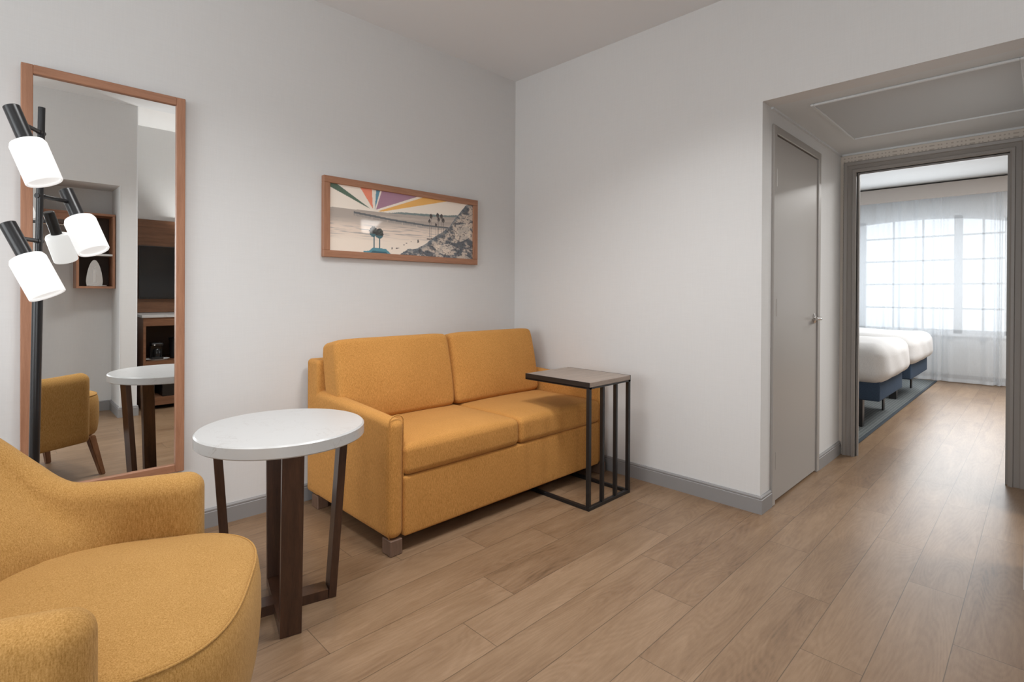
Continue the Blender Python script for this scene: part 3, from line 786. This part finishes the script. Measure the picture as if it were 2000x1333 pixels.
for a in ((cx0, cx1, cy0, cy0+.021), (cx0, cx1, cy1-.021, cy1), (cx0, cx0+.021, cy0+.021, cy1-.021), (cx1-.021, cx1, cy0+.021, cy1-.021)):
    box(bm, a[0]-ax_, a[1]-ax_, a[2]-ay_, a[3]-ay_, .0005, .0185, bev=.001, seg=1)
obj('base_frame', bm, BLACK, t)

# ------------------------------------------------------------------ round table
t = thing('round_side_table', 'round white stone-topped table with crossed dark wood legs by the armchair', 'side table', (.768, 1.955, 0))
bm = bmesh.new(); r_ = .284
lathe(bm, [(0, .622), (r_-.004, .622), (r_, .626), (r_, .660), (r_-.005, .665), (0, .665)], 96)
obj('table_top', bm, QUARTZ, t, smooth=True, angle=30)
for ang in (math.atan2(.97, .24), math.atan2(-.24, .971)):
    k0, k1 = (.195, .238) if ang > 0 else (.183, .226)
    Rm = RZ(ang); th_, wd = .028, .034
    for sg in (-1, 1):
        bm = bmesh.new(); q = []
        for (z, k_) in ((.0003, k0), (.6215, k1)):
            q.append([bm.verts.new(Rm @ Vector((sg*(k_-dx), dy, z))) for dx, dy in ((0, -wd), (0, wd), (th_, wd), (th_, -wd))])
        for i in range(4): bm.faces.new((q[0][i], q[0][(i+1) % 4], q[1][(i+1) % 4], q[1][i]))
        bm.faces.new(q[0]); bm.faces.new(q[1]); bmesh.ops.recalc_face_normals(bm, faces=bm.faces)
        bmesh.ops.bevel(bm, geom=bm.edges[:], offset=.0015, segments=1, affect='EDGES')
        obj('leg', bm, WALN, t)
    bm = bmesh.new(); hgt = .036 if ang > 0 else .0355
    box(bm, -k0+th_+.001, k0-th_-.001, -wd+.0005, wd-.0005, .0004, hgt, M4=Rm)
    obj('base_bar', bm, WALN, t)

# ------------------------------------------------------------------ floor lamp
PTX, PTY = .122, 2.37
t = thing('floor_lamp', 'black floor lamp with lit white glass shades in front of the mirror', 'floor lamp', (PTX-.020, PTY, 0))
base_x = 0
def polex(z): return .1030+(.1290-.1030)*(z/1.762)-(PTX-.020)
bm = bmesh.new(); lathe(bm, [(0, .0003), (.128, .0003), (.13, .003), (.13, .016), (.125, .021), (.02, .024), (0, .024)], 48)
obj('base', bm, BLACKM, t, smooth=True, angle=35)
bm = bmesh.new(); tube(bm, [(polex(.02), 0, .02), (polex(1.15), 0, 1.15)], .0142, 24)
obj('pole', bm, BLACKM, t, smooth=True, angle=40)
bm = bmesh.new(); tube(bm, [(polex(1.15), 0, 1.13), (polex(1.765), 0, 1.765)], .0098, 20)
obj('upper_pole', bm, BLACKM, t, smooth=True, angle=40)
ADIR = Vector((.48, .877, 0)).normalized(); TD = Vector((.877, -.48, 0))
def head(zc, side, dist, phi, blen_up, blen_dn, slen, arm_dz=0, ADIR=ADIR, TD=TD):
    p0 = Vector((polex(zc), 0, zc)); pc = p0+ADIR*side*dist+Vector((0, 0, arm_dz))
    ax = Vector((0, 0, -1))*math.cos(phi)+TD*math.sin(phi)
    h = bpy.data.objects.new('lamp_head', None)
    # build part meshes in lamp coordinates
    q = Vector((0, 0, -1)).rotation_difference(ax).to_matrix().to_4x4()
    M4 = Matrix.Translation(pc) @ q
    bm = bmesh.new(); rb = .0215
    lathe(bm, [(0, blen_up), (rb-.002, blen_up), (rb, blen_up-.002), (rb, -blen_dn), (0, -blen_dn)], 32, M4)
    hd = obj('spotlight_body', bm, BLACKM, t, smooth=True, angle=35)
    bm = bmesh.new(); rs_ = .0475; z0 = -blen_dn+.004
    lathe(bm, [(rb+.001, z0), (rs_-.013, z0-.001), (rs_-.005, z0-.005), (rs_, z0-.016), (rs_, z0-slen), (rs_-.002, z0-slen-.003), (rs_-.006, z0-slen-.001), (rs_-.006, z0-.02), (rb+.001, z0-.006), (rb+.001, z0)], 44, M4)
    sh = obj('lamp_shade', bm, SHADE, hd, smooth=True, angle=50)
    bm = bmesh.new(); lathe(bm, [(0, z0-slen+.008), (rs_-.007, z0-slen+.008), (rs_-.007, z0-slen+.004), (0, z0-slen+.004)], 44, M4)
    obj('diffuser', bm, SHADE, hd, smooth=True, angle=50)
    bm = bmesh.new(); st_ = p0-ADIR*side*.010
    tube(bm, [st_, pc-ADIR*side*(rb-.003)], .0068, 14)
    tube(bm, [p0-ADIR*side*.012, p0+ADIR*side*.016], .0085, 14)
    obj('arm', bm, BLACKM, hd, smooth=True, angle=40)
head(1.680, -1, .127, .36, .048, .066, .136)
head(1.468, 1, .120, .45, .048, .064, .132, ADIR=Vector((.74, .673, 0)), TD=Vector((.673, -.74, 0)))
head(1.317, -1, .127, .44, .048, .066, .136)

# ------------------------------------------------------------------ armchair
ch = thing('armchair', 'mustard yellow rounded armchair in the near corner by the round table', 'armchair', (.080, 1.4555, 0), math.radians(-27.5))
HW, TH, RC = .334, .098, .206
def chair_path():
    P = []          # (x, y, nx, ny, arc-progress 0..1..0 toward the back, distance from front end)
    xf = .220; xa = -.160; ya = HW-RC
    n1 = 22
    for i in range(n1): 
        x = xf+(xa-xf)*i/n1; P.append((x, HW, 0, 1, 0))
    n2 = 22; cxx, cyy = xa, HW-RC
    for i in range(n2+1):
        a = PI/2+PI/2*i/n2; P.append((cxx+RC*math.cos(a), cyy+RC*math.sin(a), math.cos(a), math.sin(a), (i/n2)))
    P2 = [(x, -y, nx, -ny, s_) for (x, y, nx, ny, s_) in reversed(P)]
    mid = []
    y0 = P[-1][1]; x0 = P[-1][0]
    for i in range(1, 8): mid.append((x0, y0-2*y0*i/8, -1, 0, 1))
    return P+mid+P2
CP = chair_path()
dist = [0]
for a, b_ in zip(CP, CP[1:]): dist.append(dist[-1]+math.hypot(b_[0]-a[0], b_[1]-a[1]))
TOT = dist[-1]
L0 = .372                        # straight arm length before the corner begins
def topz(d):
    d = min(d, TOT-d)
    z = .644+.006*sstep(.22, 0.02, d)
    return z+.215*sstep(.285, .575, d)+.03*sstep(L0+.2, TOT/2, d)
bm = bmesh.new(); rings = []
NS = 10
# first and last stations are refined so that arm fronts are rounded
st = []
for k_ in range(8): st.append(.045*(1-math.cos(PI/2*k_/8)))
inner = [dist[i] for i in range(len(dist)) if .047 < dist[i] < TOT-.047]
st = st+[.046]+inner+[TOT-.046]+[TOT-s_ for s_ in st[::-1]]
def at(d):
    for i in range(len(dist)-1):
        if d <= dist[i+1] or i == len(dist)-2:
            k_ = (d-dist[i])/(dist[i+1]-dist[i]); a, b_ = CP[i], CP[i+1]
            return [a[j]+(b_[j]-a[j])*k_ for j in range(5)]
for d in st:
    x, y, nx, ny, s_ = at(d); nn = math.hypot(nx, ny); nx /= nn; ny /= nn
    e = min(d, TOT-d); c_ = max(0, 1-e/.045); rnd_ = math.sqrt(max(0, 1-c_*c_))
    th_ = TH*(.12+.88*rnd_); zt = topz(d)-.040*(1-rnd_); zb = .238+.012*(1-rnd_)
    ht = th_/2
    sec = []
    for j in range(9): sec.append((-ht, zb+.012+(zt-ht-zb-.012)*j/8))
    for j in range(1, 10): a = PI-PI*j/10; sec.append((ht*math.cos(a), zt-ht+ht*math.sin(a)))
    for j in range(9): sec.append((ht, zt-ht-(zt-ht-zb-.012)*j/8))
    sec.append((ht-.010, zb)); sec.append((-ht+.010, zb))
    row = []
    for (o_, z) in sec:
        lean = .05*s_*max(0, z-.42)+.012*max(0, (.45-z))*-1*(1 if o_ > 0 else 0)
        # the inside of the tub slopes in toward the seat at the back and its corners
        k2 = o_+lean; X_, Y_ = x+nx*k2, y+ny*k2
        dm = min(d, TOT-d)
        wz = max(0, min(1, (zt-.035-z)/(zt-.035-.50)))*max(0, min(1, -o_/ht)); wz = wz*wz*(3-2*wz)
        if dm > .112 and wz > 0:
            ph_ = (dm-.112)/(TOT/2-.112)*PI/2; ph_ = PI/2*min(1, ph_/(PI/2))**.85
            bx_, by_ = .10-.235*math.sin(ph_), .285*math.cos(ph_)*(1 if d < TOT/2 else -1)
            X_ += (bx_-X_)*wz; Y_ += (by_-Y_)*wz
        row.append(bm.verts.new((X_, Y_, z)))
    rings.append(row)
for a, b_ in zip(rings, rings[1:]):
    m_ = len(a)
    for i in range(m_): bm.faces.new((a[i], a[(i+1) % m_], b_[(i+1) % m_], b_[i]))
bm.faces.new(rings[0][::-1]); bm.faces.new(rings[-1]); bmesh.ops.recalc_face_normals(bm, faces=bm.faces)
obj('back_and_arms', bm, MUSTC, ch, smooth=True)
# seat: domed pad whose front bows out past the arms
def seat_outline(n=160):
    P = []
    ra, xb, xf, hw_ = .13, -.25, .388, .312
    for i in range(n):
        a = 2*PI*i/n; c_, s_ = math.cos(a), math.sin(a)
        ex = 3.6 if c_ > 0 else 2.6
        r1 = (abs(c_)**ex+abs(s_)**ex)**(-1/ex)
        x = .04+r1*c_*(xf-.04 if c_ > 0 else .04-xb); y = r1*s_*hw_
        x += .012*(1-(y/hw_)**2) if c_ > 0 else 0
        P.append((x, y))
    return P
OUT = seat_outline(); bm = bmesh.new(); rings = []
def seat_ring(scale_off, z, dome=0):
    row = []
    for (x, y) in OUT:
        d_ = math.hypot(x-.04, y); k_ = max(0, (d_-scale_off)/d_)
        row.append(bm.verts.new((.04+(x-.04)*k_, y*k_, z)))
    return row
prof = [(.030, .242), (.016, .246), (.006, .262), (.001, .30), (-.003, .36), (-.002, .43), (.004, .474), (.012, .490), (.020, .495), (.05, .501), (.10, .510), (.15, .517), (.20, .522), (.25, .525)]
for o_, z in prof: rings.append(seat_ring(o_, z))
for a, b_ in zip(rings, rings[1:]):
    m_ = len(a)
    for i in range(m_): bm.faces.new((a[i], a[(i+1) % m_], b_[(i+1) % m_], b_[i]))
bm.faces.new(rings[0][::-1]); cv = bm.verts.new((.04, 0, .526))
for i in range(len(OUT)): bm.faces.new((rings[-1][i], rings[-1][(i+1) % len(OUT)], cv))
bmesh.ops.recalc_face_normals(bm, faces=bm.faces)
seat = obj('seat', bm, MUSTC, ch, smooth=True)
bm = bmesh.new(); pts = []
for (x, y) in OUT:
    if x > .19: pts.append((x, y))
pts.sort(key=lambda p: math.atan2(p[1], p[0]-.04))
tube(bm, [(.04+(x-.04)*(1-.010/math.hypot(x-.04, y)), y*(1-.010/math.hypot(x-.04, y)), .4895) for x, y in pts], .0028, 8)
obj('seam_welt', bm, MUSTC, seat, smooth=True)
for (lx_, ly_, dx, dy) in ((.275, .275, .04, .05), (.30, -.19, .04, -.02), (-.24, .22, -.05, .03), (-.24, -.22, -.05, -.03)):
    bm = bmesh.new(); q = []
    for (z, k_, h_) in ((.0003, 1, .0135), (.245, 0, .021)):
        q.append([bm.verts.new((lx_+dx*k_+a*h_, ly_+dy*k_+b_*h_, z)) for a, b_ in ((-1, -1), (1, -1), (1, 1), (-1, 1))])
    for i in range(4): bm.faces.new((q[0][i], q[0][(i+1) % 4], q[1][(i+1) % 4], q[1][i]))
    bm.faces.new(q[0]); bm.faces.new(q[1]); bmesh.ops.recalc_face_normals(bm, faces=bm.faces)
    bmesh.ops.bevel(bm, geom=bm.edges[:], offset=.004, segments=2, affect='EDGES')
    obj('leg', bm, CHLEG, ch, smooth=True, angle=40)

# ------------------------------------------------------------------ closet niche contents (seen in the mirror)
t = thing('wall_shelf_unit', 'walnut shelf with open cubby fixed inside the closet niche, seen in the mirror', 'shelf', ((NX0+NX1)/2, NYB, 1.14))
qx, qz = (NX0+NX1)/2, 1.14; tk = .019; KX0, KX1, KY = .551, .826, -.245
def kb(x0, x1, y0, y1, z0, z1): return B(x0-qx, x1-qx, y0-NYB, y1-NYB, z0-qz, z1-qz, bev=.0012, seg=1)
obj('top_board', kb(NX0+.002, KX1, NYB+.002, KY, 1.792, 1.812), FRAMEH, t)
obj('cubby_back', kb(KX0+tk, KX1-tk, NYB+.002, NYB+.012, 1.16, 1.79), DARKIN, t)
for x0 in (KX0, KX1-tk): obj('side_board', kb(x0, x0+tk, NYB+.002, KY, 1.142, 1.7915), FRAMEV, t)
obj('bottom_board', kb(KX0+tk+.0003, KX1-tk-.0003, NYB+.0125, KY-.001, 1.142, 1.161), FRAMEH, t)
obj('middle_board', kb(KX0+tk+.0003, KX1-tk-.0003, NYB+.0125, KY-.004, 1.434, 1.452), WHITEP, t)
obj('front_apron', kb(NX0+.002, KX0-.0005, KY-.022, KY-.004, 1.735, 1.7915), FRAMEH, t)
bm = bmesh.new(); tube(bm, [(NX0-qx+.002, .13, 1.70-qz), (KX0-qx-.0005, .13, 1.70-qz)], .011, 14)
obj('hanging_rod', bm, CHROME, t, smooth=True, angle=40)
hangers = None
for i, (hx_, lab) in enumerate(((.41, 'wooden hanger on the closet rod, farthest from the cubby'), (.45, 'wooden hanger on the closet rod, middle of the three'), (.49, 'wooden hanger on the closet rod, nearest the cubby'))):
    if hangers is None:
        hg = thing('clothes_hanger', lab, 'hanger', (hx_, NYB+.13, 1.70), 0, 'hangers on the closet rod')
        bm = bmesh.new(); tube(bm, [(0, .013*math.cos(a), .0002+.013*math.sin(a)) for a in [PI*1.25-PI*1.45*k_/12 for k_ in range(13)]]+[(0, .004, -.03), (0, 0, -.06)], .0018, 8)
        obj('hook', bm, CHROME, hg, smooth=True)
        bm = bmesh.new(); tube(bm, [(0, -.112, -.115), (0, -.06, -.082), (0, 0, -.06), (0, .06, -.082), (0, .112, -.115)], .007, 10)
        tube(bm, [(0, -.108, -.115), (0, .108, -.115)], .005, 10)
        obj('shoulder_bar', bm, FRAMEH, hg, smooth=True)
        hangers = hg
    else:
        c_ = hangers.copy(); C.objects.link(c_); c_.location = (hx_, NYB+.13, 1.70); c_['label'] = lab
        for k_ in list(hangers.children):
            d_ = k_.copy(); C.objects.link(d_); d_.parent = c_
# clothes iron standing on its heel
ir = thing('clothes_iron', 'grey steam iron standing upright in the lower cubby of the walnut shelf', 'iron', (.683, -.335, 1.1615))
def almond(z): 
    k_ = z/.235; return .062*math.sqrt(max(0, 1-k_**1.7))*(.86+.14*min(1, k_*6))
def slab(y0, y1, sc, z0=0.0, zt=.235):
    bm = bmesh.new(); A = []
    zz = [z0+(zt-z0)*math.sin(PI/2*i/16) for i in range(17)]
    pts = [(-almond(z)*sc, z) for z in zz]+[(almond(z)*sc, z) for z in reversed(zz[:-1])]
    a = [bm.verts.new((x, y0, z)) for x, z in pts]; b_ = [bm.verts.new((x*.86, y1, z*.97)) for x, z in pts]
    for i in range(len(pts)): bm.faces.new((a[i], a[(i+1) % len(pts)], b_[(i+1) % len(pts)], b_[i]))
    bm.faces.new(a); bm.faces.new(b_[::-1]); bmesh.ops.recalc_face_normals(bm, faces=bm.faces); return bm
obj('soleplate', slab(.035, .028, 1.0), CHROME, ir)
obj('body', slab(.028, -.02, .97), PLAST, ir)
bm = bmesh.new(); tube(bm, [(0, -.02, .20), (0, -.052, .185), (0, -.066, .14), (0, -.062, .07), (0, -.05, .02), (0, -.02, .012)], .014, 14)
obj('grip', bm, WHITEP, ir, smooth=True, angle=50)
bm = bmesh.new(); tube(bm, [(.0, .036, .17), (0, .0365, .172)], .008, 12); tube(bm, [(.0, .036, .12), (0, .0365, .122)], .006, 12)
box(bm, -.010, .010, .0352, .038, .03, .15, bev=.001, seg=1)
obj('soleplate_clip', bm, WHITEP, ir)
bm = bmesh.new(); tube(bm, [(-.02, -.0, .004), (-.045, .045, .005), (-.01, .062, .006), (.03, .05, .005), (.06, .06, .006), (.085, .045, .005)], .0035, 8)
obj('power_cord', bm, WHITEP, ir, smooth=True)

# ------------------------------------------------------------------ alcove: TV on a walnut panel, console cabinet (seen in the mirror)
o = obj('wood_wall_panel', B(XB+.02, 2.55, YT+.0005, YT+.022, .90, 1.842, bev=.002, seg=1), CABW)
tag(o, 'horizontal walnut wall panel behind the black television, seen in the mirror', 'wall panel')
t = thing('television', 'black flat screen television on the walnut wall panel, seen in the mirror', 'television', (1.55, YT+.06, 1.306))
obj('casing', B(-.478, .478, -.037, .004, -.268, .268, bev=.004, seg=2), BLACK, t)
obj('screen', B(-.466, .466, .0042, .0055, -.252, .258), SCREEN, t)
KX = 1.030; KXE = 2.30; KYF = -.19
t = thing('console_cabinet', 'walnut console cabinet with white stone top under the television, seen in the mirror', 'cabinet', ((KX+KXE)/2, (YT+KYF)/2, 0))
wx, wy = (KX+KXE)/2, (YT+KYF)/2
def cbx(x0, x1, y0, y1, z0, z1, bev=.0015): return B(x0-wx, x1-wx, y0-wy, y1-wy, z0, z1, bev=bev, seg=1)
obj('countertop', cbx(KX-.012, KXE+.01, YT+.024, KYF+.012, .872, .897), QUARTZ, t)
for x0 in (KX, 1.62, KXE-.022): obj('side_panel', cbx(x0, x0+.022, YT+.024, KYF, .0003, .8715), CABW, t)
for a in ((KX+.022, 1.62), (1.642, KXE-.022)):
    for (z0, z1) in ((.793, .8715), (.413, .459), (.04, .112)): obj('shelf_board', B(a[0]+.0003-wx, a[1]-.0003-wx, YT+.036-wy, KYF-.001-wy, z0, z1), CABW, t)
obj('back_panel', cbx(KX+.022, KXE-.022, YT+.024, YT+.035, .04, .8715), DARKIN, t)
obj('drawer_front', cbx(1.643, KXE-.023, KYF+.0, KYF+.018, .43, .78), CABW, t)
tr = thing('serving_tray', 'small light oval tray under the coffee maker on the console shelf', 'tray', (1.161, -.31, .4592))
bm = bmesh.new(); lathe(bm, [(0, .0005), (.085, .0005), (.10, .012), (.097, .012), (.084, .004), (0, .004)], 36)
for v in bm.verts: v.co.x *= 1.05; v.co.y *= .85
o = obj('dish', bm, WHITEP, tr, smooth=True, angle=40)
cm = thing('coffee_maker', 'small black coffee maker on the console cabinet shelf, seen in the mirror', 'coffee maker', (1.161, -.325, .4645))
bm = bmesh.new(); box(bm, -.05, .05, -.055, .05, 0, .022, bev=.006); box(bm, -.05, .05, -.06, -.015, .02, .15, bev=.008); box(bm, -.05, .05, -.06, .05, .125, .16, bev=.012)
obj('body', bm, BLACKM, cm)
bm = bmesh.new(); lathe(bm, [(0, .023), (.03, .023), (.036, .05), (.03, .092), (.024, .10), (0, .10)], 28, T3(0, .02, 0))
obj('carafe', bm, SCREEN, cm, smooth=True, angle=50)
bm = bmesh.new(); box(bm, -.03, -.02, .051, .053, .135, .145); obj('indicator_light', bm, WHITEP, cm)
kt = thing('ice_bucket', 'black ice bucket at the right of the console shelf, seen in the mirror', 'bucket', (1.342, -.36, .4595))
bm = bmesh.new(); lathe(bm, [(0, 0), (.062, 0), (.070, .19), (.066, .19), (.060, .006), (0, .006)], 36); obj('pail', bm, BLACK, kt, smooth=True, angle=40)
bm = bmesh.new(); lathe(bm, [(0, .2115), (.03, .209), (.072, .200), (.072, .1915), (0, .1915)], 36); obj('lid', bm, BLACK, kt, smooth=True, angle=40)
fg = thing('mini_fridge', 'black mini fridge in the lower opening of the console cabinet', 'fridge', (1.39, -.43, .1125))
obj('body', B(-.20, .20, -.20, .18, 0, .285, bev=.006), BLACK, fg)
obj('door', B(-.20, .20, .181, .205, 0, .285, bev=.006), SCREEN, fg)

# ------------------------------------------------------------------ recessed downlights and added alcove fill lamp
dl = None
for i, (x, y) in enumerate(DOWN):
    lab = ('square flush ceiling light panel nearest the hallway', 'square flush ceiling light panel above the round table', 'square flush ceiling light panel nearest the side window')[i]
    if dl is None:
        dl = thing('ceiling_light_panel', lab, 'ceiling light', (x, y, ZC), 0, 'ceiling light panels')
        bm = bmesh.new()
        for a in ((-.26, .26, -.26, -.235), (-.26, .26, .235, .26), (-.26, -.235, -.235, .235), (.235, .26, -.235, .235)): box(bm, *a, -.014, -.0005)
        obj('rim', bm, WHITEF, dl)
        obj('lens', B(-.235, .235, -.235, .235, -.010, -.0010), SHADE, dl)
    else:
        c_ = dl.copy(); C.objects.link(c_); c_.location = (x, y, ZC); c_['label'] = lab
        for k_ in list(dl.children):
            d_ = k_.copy(); C.objects.link(d_); d_.parent = c_
# lamp added on the console, beyond the mirror's view, to brighten the alcove ceiling
tl = thing('alcove_fill_lamp', 'unseen white shaded lamp added on the console cabinet to brighten the alcove ceiling', 'table lamp', (1.64, -.46, .8972))
bm = bmesh.new(); lathe(bm, [(0, 0), (.06, 0), (.06, .012), (.012, .02), (.012, .30), (0, .30)], 32); obj('base', bm, BLACKM, tl, smooth=True, angle=35)
bm = bmesh.new(); lathe(bm, [(.11, .27), (.085, .45), (.083, .45), (.108, .27), (.11, .27)], 40); obj('lamp_shade', bm, SHADE, tl, smooth=True, angle=40)
pl_ = bpy.data.lights.new('alcove_fill_spot', 'SPOT'); pl_.energy = 42; pl_.spot_size = math.radians(84); pl_.spot_blend = .6; pl_.shadow_soft_size = .05; pl_.color = (1, .99, .97)
po = bpy.data.objects.new('alcove_fill_spot', pl_); C.objects.link(po); po.parent = tl; po.location = (0, 0, .44); po.rotation_euler = (PI, 0, 0)
